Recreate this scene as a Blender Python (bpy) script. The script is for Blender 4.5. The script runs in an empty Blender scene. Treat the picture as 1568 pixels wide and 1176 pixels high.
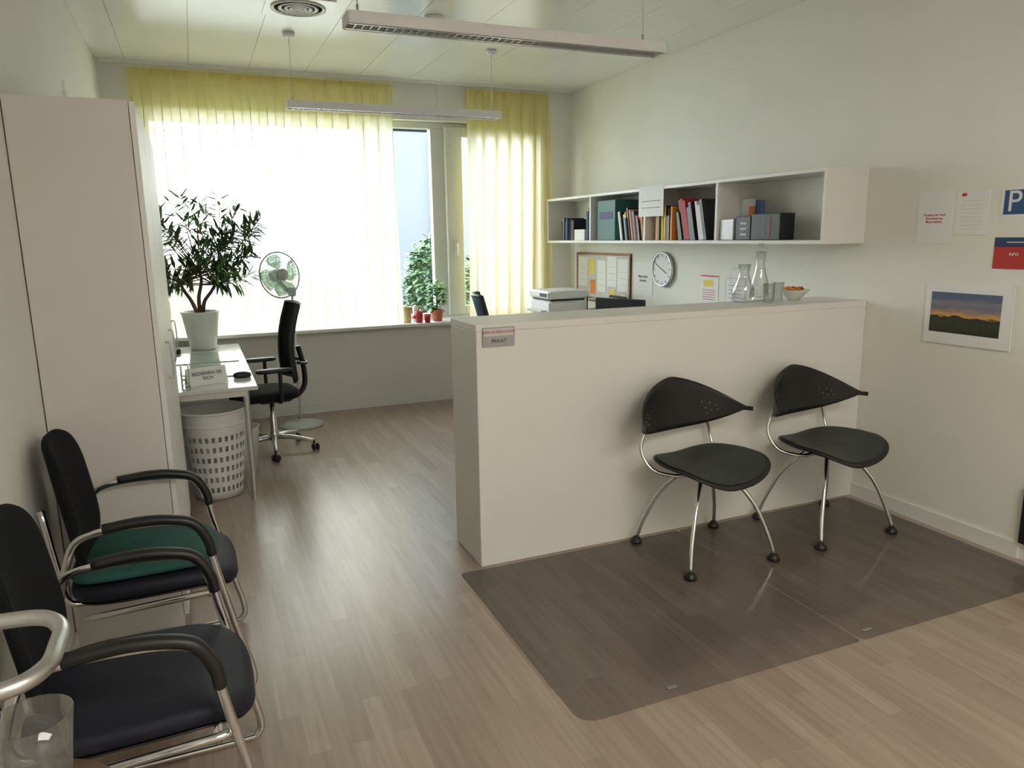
import bpy, math, random
from mathutils import Vector, Matrix
random.seed(7)
PI=math.pi
# ------------------------------------------------------------ materials
def mat(name,col,rough=0.5,metal=0.0,noise=0.0,nscale=20,bump=0.0,spec=0.5,alpha=None):
    m=bpy.data.materials.new(name); m.use_nodes=True
    nt=m.node_tree; b=nt.nodes["Principled BSDF"]
    b.inputs["Base Color"].default_value=(*col,1); b.inputs["Roughness"].default_value=rough
    b.inputs["Metallic"].default_value=metal; b.inputs["Specular IOR Level"].default_value=spec
    if noise or bump:
        tc=nt.nodes.new("ShaderNodeTexCoord"); n=nt.nodes.new("ShaderNodeTexNoise")
        n.inputs["Scale"].default_value=nscale; n.inputs["Detail"].default_value=3
        nt.links.new(tc.outputs["Object"],n.inputs["Vector"])
        if noise:
            r=nt.nodes.new("ShaderNodeValToRGB")
            r.color_ramp.elements[0].position=.3; r.color_ramp.elements[1].position=.7
            r.color_ramp.elements[0].color=(*[c*(1-noise) for c in col],1)
            r.color_ramp.elements[1].color=(*[min(1,c*(1+noise)) for c in col],1)
            nt.links.new(n.outputs["Fac"],r.inputs["Fac"]); nt.links.new(r.outputs["Color"],b.inputs["Base Color"])
        if bump:
            bp=nt.nodes.new("ShaderNodeBump"); bp.inputs["Strength"].default_value=bump; bp.inputs["Distance"].default_value=.002
            nt.links.new(n.outputs["Fac"],bp.inputs["Height"]); nt.links.new(bp.outputs["Normal"],b.inputs["Normal"])
    return m
def glassy(name,tint,gl=0.08,rough=0.02,diff=0.0,dcol=(.8,.8,.8),fr=.6):
    m=bpy.data.materials.new(name); m.use_nodes=True; nt=m.node_tree; nt.nodes.clear()
    o=nt.nodes.new("ShaderNodeOutputMaterial"); t=nt.nodes.new("ShaderNodeBsdfTransparent"); t.inputs[0].default_value=(*tint,1)
    g=nt.nodes.new("ShaderNodeBsdfGlossy"); g.inputs["Roughness"].default_value=rough
    d=nt.nodes.new("ShaderNodeBsdfDiffuse"); d.inputs[0].default_value=(*dcol,1)
    m1=nt.nodes.new("ShaderNodeMixShader"); m1.inputs[0].default_value=diff
    nt.links.new(t.outputs[0],m1.inputs[1]); nt.links.new(d.outputs[0],m1.inputs[2])
    lw=nt.nodes.new("ShaderNodeLayerWeight"); lw.inputs["Blend"].default_value=.25
    ml=nt.nodes.new("ShaderNodeMath"); ml.operation='MULTIPLY_ADD'; ml.inputs[1].default_value=fr; ml.inputs[2].default_value=gl
    nt.links.new(lw.outputs["Fresnel"],ml.inputs[0])
    m2=nt.nodes.new("ShaderNodeMixShader"); nt.links.new(ml.outputs[0],m2.inputs[0])
    nt.links.new(m1.outputs[0],m2.inputs[1]); nt.links.new(g.outputs[0],m2.inputs[2]); nt.links.new(m2.outputs[0],o.inputs[0])
    return m
M_wall=mat("wall_paint",(.79,.78,.73),.75,noise=.015,nscale=3,bump=.05)
M_wallr=mat("wall_paint_right",(.82,.81,.73),.7,noise=.015,nscale=3,bump=.05)
M_ceil=mat("ceiling_metal_panel",(.84,.84,.81),.19,noise=.01,nscale=2,spec=.6)
M_dark=mat("dark_gap",(.05,.05,.05),.8,noise=.1)
M_seam=mat("ceiling_seam_grey",(.3,.3,.29),.8,noise=.05)
M_white=mat("white_laminate",(.80,.785,.74),.45,noise=.01,nscale=4)
M_cab=mat("cabinet_laminate",(.66,.63,.60),.5,noise=.02,nscale=4)
M_cabf=mat("cabinet_front",(.78,.77,.75),.45,noise=.02,nscale=4)
M_trim=mat("trim_white",(.78,.77,.73),.5,noise=.01)
M_frame=mat("window_frame_paint",(.66,.68,.67),.4,noise=.01)
M_chrome=mat("chrome",(.72,.72,.72),.16,1,noise=.02)
M_alu=mat("brushed_aluminium",(.6,.6,.6),.35,1,noise=.04,nscale=60)
M_black=mat("black_plastic",(.010,.010,.011),.42,noise=.1)
M_fab=mat("black_fabric",(.008,.009,.011),.85,noise=.25,nscale=400,bump=.3,spec=.2)
M_seatblue=mat("dark_blue_fabric",(.010,.011,.022),.6,noise=.2,nscale=400,bump=.3,spec=.35)
M_teal=mat("teal_cushion",(.015,.085,.072),.85,noise=.2,nscale=120,bump=.3)
M_gseat=mat("grey_green_seat",(.028,.036,.030),.5,noise=.12,nscale=30)
M_blue=mat("blue_fabric",(.03,.07,.16),.8,noise=.15,nscale=300)
M_paper=mat("paper",(.84,.84,.82),.7,noise=.01)
M_paper2=mat("paper_grey",(.62,.62,.6),.7,noise=.02)
M_yellow=mat("yellow_paper",(.85,.65,.12),.7,noise=.05)
M_red=mat("red_print",(.5,.03,.03),.6,noise=.05)
M_orange=mat("orange_print",(.8,.25,.05),.6,noise=.05)
M_navy=mat("navy_print",(.02,.05,.13),.6,noise=.05)
M_pblue=mat("parking_blue",(.02,.08,.22),.5,noise=.05)
M_text=mat("black_ink",(.02,.02,.02),.7,noise=.05)
M_textr=mat("red_ink",(.6,.05,.05),.7,noise=.05)
M_silver=mat("silver_sign",(.4,.4,.4),.35,.3,noise=.03)
M_cork=mat("cork",(.5,.33,.17),.9,noise=.3,nscale=120,bump=.3)
M_wood=mat("frame_wood",(.35,.17,.07),.5,noise=.2,nscale=30)
M_pot=mat("white_ceramic",(.72,.72,.7),.25,noise=.01)
M_soil=mat("soil",(.04,.025,.015),.95,noise=.4,nscale=80,bump=.5)
M_bark=mat("bark",(.1,.06,.04),.9,noise=.4,nscale=60,bump=.5)
M_leaf=mat("leaf_dark",(.035,.075,.022),.45,noise=.45,nscale=14)
M_leaf2=mat("leaf_bright",(.10,.25,.05),.5,noise=.3,nscale=10)
M_leafo=mat("leaf_outdoor",(.028,.07,.015),.6,noise=.5,nscale=4)
M_leafh=mat("leaf_hedge",(.05,.10,.03),.6,noise=.5,nscale=2)
M_tealb=mat("teal_box",(.02,.13,.11),.5,noise=.05)
M_basket=mat("white_plastic",(.76,.76,.75),.4,noise=.01)
M_ypot=mat("yellow_pot",(.55,.42,.2),.6,noise=.1)
M_terra=mat("terracotta",(.5,.16,.08),.7,noise=.1)
M_tube=mat("louvre_reflector",(.85,.85,.85),.2,.8,noise=.02)
M_lamp=mat("lamp_housing",(.78,.77,.78),.4,noise=.02)
M_fangr=mat("fan_grey",(.42,.45,.45),.4,noise=.02)
M_fanbl=glassy("fan_blade_green",(.8,.92,.86),.06,.1,.45,(.55,.68,.62))
M_glass=glassy("clear_glass",(.97,.98,.98),.05,.02,.05,fr=.45)
M_pane=glassy("window_glass",(.95,.97,.97),.02,.01)
M_desktop=mat("desk_top",(.66,.68,.66),.15,noise=.01)
M_pad=mat("glass_desk_pad",(.42,.50,.46),.08,noise=.03)
M_ext=mat("exterior_render",(.064,.07,.079),.9,noise=.03,nscale=1)
M_grass=mat("grass",(.10,.15,.06),.95,noise=.4,nscale=4)
M_pipe=mat("drainpipe",(.016,.019,.024),.5,.3,noise=.05)
M_brown=mat("brown_wood",(.12,.07,.04),.5,noise=.2)
M_mat=glassy("mat_polycarbonate",(.925,.925,.93),.035,.13,.055,(.46,.46,.46),fr=.55)
# floor
def floor_mat():
    m=bpy.data.materials.new("oak_parquet"); m.use_nodes=True; nt=m.node_tree; b=nt.nodes["Principled BSDF"]
    tc=nt.nodes.new("ShaderNodeTexCoord"); mp=nt.nodes.new("ShaderNodeMapping"); mp.inputs["Rotation"].default_value=(0,0,PI/2)
    br=nt.nodes.new("ShaderNodeTexBrick"); br.inputs["Scale"].default_value=1
    br.inputs["Brick Width"].default_value=.6; br.inputs["Row Height"].default_value=.07
    br.inputs["Mortar Size"].default_value=.0005; br.inputs["Bias"].default_value=0
    br.inputs["Color1"].default_value=(.29,.215,.162,1); br.inputs["Color2"].default_value=(.365,.285,.222,1); br.inputs["Mortar"].default_value=(.22,.16,.12,1)
    br.offset=.37; br.offset_frequency=2
    nt.links.new(tc.outputs["Object"],mp.inputs["Vector"]); nt.links.new(mp.outputs["Vector"],br.inputs["Vector"])
    mp2=nt.nodes.new("ShaderNodeMapping"); mp2.inputs["Scale"].default_value=(45,2.5,1)
    n=nt.nodes.new("ShaderNodeTexNoise"); n.inputs["Scale"].default_value=1; n.inputs["Detail"].default_value=4
    nt.links.new(tc.outputs["Object"],mp2.inputs["Vector"]); nt.links.new(mp2.outputs["Vector"],n.inputs["Vector"])
    mr=nt.nodes.new("ShaderNodeMapRange"); mr.inputs[1].default_value=.3; mr.inputs[2].default_value=.7; mr.inputs[3].default_value=.88; mr.inputs[4].default_value=1.12
    nt.links.new(n.outputs["Fac"],mr.inputs[0])
    mx=nt.nodes.new("ShaderNodeVectorMath"); mx.operation='MULTIPLY'
    nt.links.new(br.outputs["Color"],mx.inputs[0]); nt.links.new(mr.outputs[0],mx.inputs[1]); nt.links.new(mx.outputs[0],b.inputs["Base Color"])
    b.inputs["Roughness"].default_value=.33; b.inputs["Coat Weight"].default_value=.5; b.inputs["Coat Roughness"].default_value=.22
    return m
M_floor=floor_mat()
def curtain_mat():
    m=bpy.data.materials.new("sheer_yellow_fabric"); m.use_nodes=True; nt=m.node_tree; nt.nodes.clear()
    o=nt.nodes.new("ShaderNodeOutputMaterial")
    tr=nt.nodes.new("ShaderNodeBsdfTransparent"); tr.inputs[0].default_value=(.97,.97,.92,1)
    tl=nt.nodes.new("ShaderNodeBsdfTranslucent"); tl.inputs[0].default_value=(.90,.87,.74,1)
    df=nt.nodes.new("ShaderNodeBsdfDiffuse"); df.inputs[0].default_value=(.88,.75,.24,1)
    a=nt.nodes.new("ShaderNodeMixShader"); a.inputs[0].default_value=.55
    nt.links.new(tl.outputs[0],a.inputs[1]); nt.links.new(df.outputs[0],a.inputs[2])
    c=nt.nodes.new("ShaderNodeMixShader")
    tc=nt.nodes.new("ShaderNodeTexCoord"); n=nt.nodes.new("ShaderNodeTexNoise"); n.inputs["Scale"].default_value=300
    nt.links.new(tc.outputs["Object"],n.inputs["Vector"])
    mr=nt.nodes.new("ShaderNodeMapRange"); mr.inputs[3].default_value=.84; mr.inputs[4].default_value=.90
    nt.links.new(n.outputs["Fac"],mr.inputs[0]); nt.links.new(mr.outputs[0],c.inputs[0])
    nt.links.new(tr.outputs[0],c.inputs[1]); nt.links.new(a.outputs[0],c.inputs[2]); nt.links.new(c.outputs[0],o.inputs[0])
    return m
M_curt=curtain_mat()
def sunset_mat():
    m=bpy.data.materials.new("sunset_photo_print"); m.use_nodes=True; nt=m.node_tree; b=nt.nodes["Principled BSDF"]
    tc=nt.nodes.new("ShaderNodeTexCoord"); sp=nt.nodes.new("ShaderNodeSeparateXYZ"); nt.links.new(tc.outputs["Generated"],sp.inputs[0])
    n=nt.nodes.new("ShaderNodeTexNoise"); n.inputs["Scale"].default_value=4; n.inputs["Detail"].default_value=5
    mp=nt.nodes.new("ShaderNodeMapping"); mp.inputs["Scale"].default_value=(1,1,2.5)
    nt.links.new(tc.outputs["Generated"],mp.inputs[0]); nt.links.new(mp.outputs[0],n.inputs["Vector"])
    ad=nt.nodes.new("ShaderNodeMath"); ad.operation='MULTIPLY_ADD'; ad.inputs[1].default_value=.28
    nt.links.new(n.outputs["Fac"],ad.inputs[0]); nt.links.new(sp.outputs["Z"],ad.inputs[2])
    r=nt.nodes.new("ShaderNodeValToRGB"); cr=r.color_ramp
    pts=[(.0,(.01,.012,.008)),(.42,(.03,.035,.015)),(.53,(.02,.02,.015)),(.57,(.75,.38,.08)),(.66,(.4,.27,.2)),(.78,(.17,.17,.22)),(.9,(.24,.23,.26)),(1.0,(.10,.13,.22))]
    cr.elements[0].position=pts[0][0]; cr.elements[0].color=(*pts[0][1],1); cr.elements[1].position=1; cr.elements[1].color=(*pts[-1][1],1)
    for p,c in pts[1:-1]:
        e=cr.elements.new(p); e.color=(*c,1)
    nt.links.new(ad.outputs[0],r.inputs[0]); nt.links.new(r.outputs[0],b.inputs["Base Color"]); b.inputs["Roughness"].default_value=.3
    return m
M_sun=sunset_mat()

# ------------------------------------------------------------ mesh builder
class B:
    def __init__(s,name): s.n=name; s.v=[]; s.f=[]; s.m=[]; s.sm=[]; s.mats=[]; s.T=Matrix.Identity(4)
    def mi(s,m):
        if m not in s.mats: s.mats.append(m)
        return s.mats.index(m)
    def add(s,vs,fs,m,smooth=False):
        o=len(s.v); i=s.mi(m)
        for v in vs: s.v.append(s.T@Vector(v))
        for f in fs: s.f.append([a+o for a in f]); s.m.append(i); s.sm.append(smooth)
    def box(s,x0,x1,y0,y1,z0,z1,m,R=None):
        vs=[Vector((x,y,z)) for z in (z0,z1) for y in (y0,y1) for x in (x0,x1)]
        if R is not None:
            c=Vector(((x0+x1)/2,(y0+y1)/2,(z0+z1)/2)); vs=[c+R@(v-c) for v in vs]
        s.add(vs,[(0,2,3,1),(4,5,7,6),(0,1,5,4),(2,6,7,3),(0,4,6,2),(1,3,7,5)],m)
    def rbox(s,x0,x1,y0,y1,z0,z1,m,b=.004):
        b=min(b,(x1-x0)/3,(y1-y0)/3,(z1-z0)/3)
        rings=[(z0,b),(z0+b,0),(z1-b,0),(z1,b)]
        vs=[];fs=[]
        for z,i in rings:
            X0,X1,Y0,Y1=x0+i,x1-i,y0+i,y1-i
            vs+=[(X0+b,Y0,z),(X1-b,Y0,z),(X1,Y0+b,z),(X1,Y1-b,z),(X1-b,Y1,z),(X0+b,Y1,z),(X0,Y1-b,z),(X0,Y0+b,z)]
        for k in range(3):
            for j in range(8): a=k*8+j; c=k*8+(j+1)%8; fs.append((a,c,c+8,a+8))
        fs.append(tuple(range(7,-1,-1))); fs.append(tuple(range(24,32)))
        s.add(vs,fs,m)
    def plate(s,x0,x1,y0,y1,z0,z1,m,r=(.06,.06,.06,.06),seg=8):
        P=[]
        for (cx,cy,a0),rr in zip([(x0,y0,PI),(x1,y0,1.5*PI),(x1,y1,0),(x0,y1,.5*PI)],r):
            ox=cx+(rr if cx==x0 else -rr); oy=cy+(rr if cy==y0 else -rr)
            for k in range(seg+1): a=a0+.5*PI*k/seg; P.append((ox+rr*math.cos(a),oy+rr*math.sin(a)))
        n=len(P); vs=[(x,y,z0) for x,y in P]+[(x,y,z1) for x,y in P]
        fs=[tuple(range(n-1,-1,-1)),tuple(range(n,2*n))]+[(k,(k+1)%n,n+(k+1)%n,n+k) for k in range(n)]
        s.add(vs,fs,m)
    def lathe(s,prof,m,c=(0,0,0),seg=24,axis='Z',smooth=True,sx=1,sy=1):
        vs=[];fs=[];n=len(prof)
        for r,z in prof:
            for k in range(seg):
                a=2*PI*k/seg; p=(r*math.cos(a)*sx,r*math.sin(a)*sy,z)
                if axis=='X': p=(p[2],p[0],p[1])
                if axis=='Y': p=(p[0],-p[2],p[1])
                vs.append((p[0]+c[0],p[1]+c[1],p[2]+c[2]))
        for i in range(n-1):
            for k in range(seg):
                k2=(k+1)%seg; fs.append((i*seg+k,i*seg+k2,(i+1)*seg+k2,(i+1)*seg+k))
        if prof[0][0]>1e-5: fs.append(tuple(range(seg-1,-1,-1)))
        if prof[-1][0]>1e-5: fs.append(tuple(range((n-1)*seg,n*seg)))
        s.add(vs,fs,m,smooth)
    def cyl(s,c,r,h,m,axis='Z',seg=20): s.lathe([(r,0),(r,h)],m,c,seg,axis,smooth=False)
    def shell(s,prof,m,c,seg=32):
        vs=[];fs=[];n=len(prof)
        for r,z in prof:
            for k in range(seg):
                a=2*PI*k/seg; vs.append((c[0]+r*math.cos(a),c[1]+r*math.sin(a),c[2]+z))
        for i in range(n-1):
            for k in range(seg):
                k2=(k+1)%seg; fs.append((i*seg+k,i*seg+k2,(i+1)*seg+k2,(i+1)*seg+k))
        s.add(vs,fs,m,True)
    def tube(s,pts,r,m,seg=8,sub=6,closed=False,rz=None):
        P=[Vector(p) for p in pts]; out=[]
        n=len(P)
        if sub>1 and n>2:
            rng=n if closed else n-1
            for i in range(rng):
                p0=P[(i-1)%n] if closed or i>0 else P[0]*2-P[1]
                p1=P[i]; p2=P[(i+1)%n]; p3=P[(i+2)%n] if closed or i<n-2 else P[n-1]*2-P[n-2]
                for k in range(sub):
                    t=k/sub; out.append(.5*((2*p1)+(p2-p0)*t+(2*p0-5*p1+4*p2-p3)*t*t+(3*p1-p0-3*p2+p3)*t**3))
            if not closed: out.append(P[-1])
        else: out=P
        N=len(out); vs=[];fs=[]; up=None
        for i,p in enumerate(out):
            a=out[(i-1)%N] if closed or i>0 else out[0]; b=out[(i+1)%N] if closed or i<N-1 else out[-1]
            t=(b-a).normalized()
            if up is None:
                up=Vector((0,0,1)) if abs(t.z)<.9 else Vector((1,0,0))
            u=(up-t*up.dot(t)).normalized(); w=t.cross(u); up=u
            rr=r if not callable(r) else r(i/(N-1))
            for k in range(seg):
                an=2*PI*k/seg; vs.append(p+u*math.cos(an)*rr+w*math.sin(an)*(rr if rz is None else rz))
        R=N if closed else N-1
        for i in range(R):
            i2=(i+1)%N
            for k in range(seg):
                k2=(k+1)%seg; fs.append((i*seg+k,i*seg+k2,i2*seg+k2,i2*seg+k))
        if not closed: fs.append(tuple(range(seg-1,-1,-1))); fs.append(tuple(range((N-1)*seg,N*seg)))
        s.add(vs,fs,m,True)
    def slab(s,fn,nu,nv,th,m,m2=None):
        A=[[Vector(fn(i/nu,j/nv)) for j in range(nv+1)] for i in range(nu+1)]
        T=Vector(th); W=nv+1; vs=[p for row in A for p in row]; vs2=[p+T for p in vs]
        f1=[];f2=[];K=len(vs)
        for i in range(nu):
            for j in range(nv):
                a=i*W+j; f1.append((a,a+W,a+W+1,a+1)); f2.append((K+a,K+a+1,K+a+W+1,K+a+W))
        rim=[]
        for i in range(nu): rim.append((i*W,K+i*W,K+(i+1)*W,(i+1)*W)); a=i*W+nv; rim.append((a,a+W,K+a+W,K+a))
        for j in range(nv): rim.append((j,j+1,K+j+1,K+j)); a=nu*W+j; rim.append((a,K+a,K+a+1,a+1))
        s.add(vs+vs2,f1+f2+rim,m,True)
    def cushion(s,a,b,h,m,n=4,deform=None,seg=40,crown=.15):
        rings=[(0,0),(.6,0),(.9,.02),(.98,.2),(1,.5),(.98,.8),(.9,.97),(.6,1+crown*.6),(.3,1+crown*.9),(0,1+crown)]
        vs=[];fs=[]
        for sc,z in rings:
            for k in range(seg):
                t=2*PI*k/seg; c,ss=math.cos(t),math.sin(t)
                x=a*sc*math.copysign(abs(c)**(2/n),c); y=b*sc*math.copysign(abs(ss)**(2/n),ss); p=Vector((x,y,z*h))
                if deform: p=Vector(deform(p))
                vs.append(p)
        for i in range(len(rings)-1):
            for k in range(seg):
                k2=(k+1)%seg; fs.append((i*seg+k,i*seg+k2,(i+1)*seg+k2,(i+1)*seg+k))
        s.add(vs,fs,m,True)
    def leaf(s,p,d,L,W,m,up=Vector((0,0,1))):
        d=d.normalized(); sd=d.cross(up)
        if sd.length<.1: sd=d.cross(Vector((1,0,0)))
        sd.normalize(); nn=sd.cross(d); 
        vs=[p,p+d*L*.35+sd*W*.5-nn*W*.1,p+d*L*.35+nn*W*.12,p+d*L*.35-sd*W*.5-nn*W*.1,
            p+d*L*.7+sd*W*.38-nn*W*.25,p+d*L*.7-nn*W*.1,p+d*L*.7-sd*W*.38-nn*W*.25,p+d*L-nn*W*.6]
        s.add(vs,[(0,1,2),(0,2,3),(1,4,5,2),(2,5,6,3),(4,7,5),(5,7,6)],m,True)
    def done(s,loc=None):
        xs=[v.x for v in s.v]; ys=[v.y for v in s.v]; zs=[v.z for v in s.v]
        o=Vector(((min(xs)+max(xs))/2,(min(ys)+max(ys))/2,min(zs)))
        me=bpy.data.meshes.new(s.n); me.from_pydata([v-o for v in s.v],[],s.f)
        for m in s.mats: me.materials.append(m)
        for p,i,sm in zip(me.polygons,s.m,s.sm): p.material_index=i; p.use_smooth=sm
        me.validate(); me.update()
        ob=bpy.data.objects.new(s.n,me); ob.location=o; bpy.context.collection.objects.link(ob)
        return ob
def text(parent,name,body,size,pos,right,up,m,align='CENTER'):
    cu=bpy.data.curves.new(name,'FONT'); cu.body=body; cu.size=size; cu.align_x=align; cu.align_y='CENTER'; cu.extrude=.0004
    cu.materials.append(m); ob=bpy.data.objects.new(name,cu); bpy.context.collection.objects.link(ob)
    r=Vector(right); u=Vector(up); n=r.cross(u)
    ob.parent=parent
    ob.matrix_local=Matrix.Translation(Vector(pos)-parent.location)@Matrix((r,u,n)).transposed().to_4x4()
    return ob
RW=((0,-1,0),(0,0,1))  # right wall
FW=((1,0,0),(0,0,1))
XL,XR,YW,YB,ZC=-.57,3.62,6.95,-1.6,3.0
# ------------------------------------------------------------ shell
b=B("floor"); b.box(XL-.15,XR+.15,YB-.15,YW+.3,-.1,0,M_floor); b.done()
b=B("wall_left"); b.box(XL-.15,XL,YB-.15,YW+.3,0,ZC+.1,M_wall); b.done()
b=B("wall_right"); b.box(XR,XR+.15,YB-.15,YW+.3,0,ZC+.1,M_wallr); b.done()
b=B("wall_back"); b.box(XL,XR,YB-.15,YB,0,ZC+.1,M_wall); b.done()
wx0,wx1,wz0,wz1=-.30,3.28,.80,2.67
b=B("wall_far"); b.box(XL,wx0,YW,YW+.3,0,ZC+.1,M_wall); b.box(wx1,XR,YW,YW+.3,0,ZC+.1,M_wall)
b.box(wx0,wx1,YW,YW+.3,0,wz0-.03,M_wall); b.box(wx0,wx1,YW,YW+.3,wz1,ZC+.1,M_wall); b.done()
b=B("ceiling"); b.box(XL,XR,YB,YW,ZC+.005,ZC+.1,M_seam)
seams=[.10+.4575*k for k in range(-2,9)]
xs=[XL]+[x for x in seams if XL+.02<x<XR-.02]+[XR]
for i in range(len(xs)-1):
    for y0,y1 in ((YB,1.4),(1.4,4.38),(4.38,YW)):
        b.box(xs[i]+.0015,xs[i+1]-.0015,y0+.001,y1-.001,ZC,ZC+.005,M_ceil)
b.done()
b=B("baseboard_right"); b.box(XR-.012,XR,2.17,3.19,0,.08,M_trim); b.box(XR-.012,XR,3.57,YW-.013,0,.08,M_trim); b.done()
b=B("baseboard_far"); b.box(XL+.013,XR-.013,YW-.012,YW,0,.09,M_trim); b.done()
b=B("baseboard_left"); b.box(XL,XL+.012,YB,3.16,0,.08,M_trim); b.box(XL,XL+.012,4.62,YW,0,.08,M_trim); b.done()
b=B("trim_window_sill"); b.rbox(wx0-.05,wx1+.03,6.78,7.04,wz0-.03,wz0,M_trim); b.done()
b=B("trim_lintel_strip"); b.box(2.22,2.31,YW-.02,YW,wz1,ZC,M_trim); b.done()
b=B("trim_ceiling_rail"); b.box(XL+.02,XR-.05,6.845,6.875,ZC-.02,ZC,M_trim); b.done()
# window frame
b=B("window_1"); y0,y1=7.05,7.13
def bar(x0,x1,z0,z1,ya=y0,yb=y1,m=M_frame): b.rbox(x0,x1,ya,yb,z0,z1,m,.006)
bar(wx0,wx1,wz0,wz0+.06);bar(wx0,wx1,wz1-.06,wz1);bar(wx0,wx0+.06,wz0+.06,wz1-.06);bar(wx1-.06,wx1,wz0+.06,wz1-.06)
bar(2.17,2.33,wz0+.06,wz1-.06)
bar(2.30,2.47,wz0+.04,wz1-.04,7.0,7.05);bar(3.14,3.25,wz0+.04,wz1-.04,7.0,7.05);bar(2.47,3.14,wz0+.04,wz0+.13,7.0,7.05);bar(2.47,3.14,wz1-.13,wz1-.04,7.0,7.05)
b.box(2.155,2.17,wz0+.06,wz1-.06,y0,y1,M_dark); b.box(2.292,2.298,wz0+.05,wz1-.05,7.04,7.049,M_dark); b.box(2.47,2.478,wz0+.13,wz1-.13,7.01,7.04,M_dark)
b.box(wx0+.06,2.17,7.09,7.10,wz0+.06,wz1-.06,M_pane); b.box(2.47,3.14,7.02,7.03,wz0+.13,wz1-.13,M_pane)
b.box(wx0+.06,2.17,7.15,7.2,wz1-.075,wz1-.055,M_pipe)
b.rbox(2.365,2.40,6.985,7.0,1.43,1.57,M_alu); b.tube([(2.382,6.985,1.53),(2.382,6.95,1.53),(2.382,6.94,1.51),(2.382,6.94,1.41)],.009,M_alu)
b.done()
# curtains
def curtain(x0,x1,y,z0,z1,name,ph=0):
    b=B(name); L=x1-x0; nx=int(L/.008); pl=.135
    rows=[0,.015,.03,.05,.08,.15,.3,.5,.7,.85,1]
    vs=[];fs=[]; R=len(rows)
    for i in range(nx+1):
        u=i/nx*L
        for t in rows:
            z=z1-(z1-z0)*t
            w=(u/pl+ph)%1
            pinch=math.exp(-((w-.5)/.07)**2)
            body=math.sin(2*PI*(u/pl+ph)+.6*math.sin(u*2.3))
            k=min(1,t/.12)
            yy=y-(1-k)*.028*pinch+ k*(.024*body*(1+.3*math.sin(u*5))) 
            xx=x0+u+k*.017*math.sin(4*PI*u/pl+3*t+ph)
            vs.append((xx,yy,z))
    for i in range(nx):
        for j in range(R-1): a=i*R+j; fs.append((a,a+1,a+R+1,a+R))
    b.add(vs,fs,M_curt,True)
    b.box(x0,x1,y+.004,y+.006,z1-.05,z1,M_curt)
    for k in range(int(L/pl)+1):
        xx=x0+(k+.5-ph)*pl
        if xx<x1: b.box(xx-.004,xx+.004,y-.006,y+.006,z1,z1+.02,M_trim)
    return b.done()
curtain(-.36,1.775,6.86,.815,2.95,"curtain")
curtain(2.47,3.34,6.86,.815,2.95,"curtain",.3)
# ------------------------------------------------------------ outside
b=B("ground_outside"); b.box(-12,16,YW+.31,16,-.35,-.3,M_grass); b.done()
b=B("building_outside"); b.box(2.7,9,13,13.3,-.3,6,M_ext); b.box(4.02,4.16,12.9,13,-.3,6,M_pipe); b.done()
def bush(name,c,R,n,ml,L=.09,W=.045):
    b=B(name); 
    for k in range(8):
        a=2*PI*k/8; b.tube([(c[0],c[1],-.3),(c[0]+.3*R[0]*math.cos(a),c[1]+.3*R[1]*math.sin(a),c[2]-.3*R[2]),(c[0]+.8*R[0]*math.cos(a),c[1]+.8*R[1]*math.sin(a),c[2]+R[2]*.5*math.sin(k*2.1))],.01,M_bark,5,3)
    for i in range(n):
        d=Vector((random.gauss(0,1),random.gauss(0,1),random.gauss(0,1))).normalized()*random.uniform(.5,1)**.5
        p=Vector((c[0]+d.x*R[0],c[1]+d.y*R[1],max(-.2,c[2]+d.z*R[2])))
        b.leaf(p,Vector((random.gauss(0,1)+d.x,random.gauss(0,1)+d.y,random.gauss(0,.7)+.2)),L*random.uniform(.7,1.4),W,ml)
    b.done()
bush("garden_bush",(2.70,8.7,.85),(.40,.4,.78),2100,M_leafo,.11,.06)
bush("garden_bush",(3.6,9.5,.6),(.6,.5,.8),2200,M_leafo,.11,.06)
bush("garden_hedge",(-.6,11,.35),(3.0,.6,1.0),6500,M_leafh,.2,.11)
# ------------------------------------------------------------ counter
b=B("reception_counter"); b.rbox(1.17,XR-.001,3.19,3.56,0,1.165,M_white,.003); b.rbox(1.169,XR-.001,3.189,3.561,1.165,1.2,M_white,.003); b.done()
s=B("privacy_sign"); s.box(1.20,1.36,3.180,3.188,1.095,1.185,M_silver); s.box(1.205,1.355,3.178,3.18,1.145,1.18,M_paper2); s=s.done()
text(s,"text_top","KEIN DURCHGANG",.0185,(1.28,3.177,1.163),*FW,M_textr); text(s,"text_bottom","PRIVAT",.024,(1.28,3.179,1.12),*FW,M_text)
# mats
b=B("chair_mat"); b.plate(1.05,2.31,1.93,3.165,0,.003,M_mat,(.07,.02,.02,.02)); b.box(1.42,1.46,1.97,1.985,.003,.006,M_alu); b.done()
b=B("chair_mat"); b.plate(2.318,3.56,1.93,3.165,0,.003,M_mat,(.02,.05,.02,.02)); b.box(2.37,2.42,1.97,1.985,.003,.006,M_alu); b.done()
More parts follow.
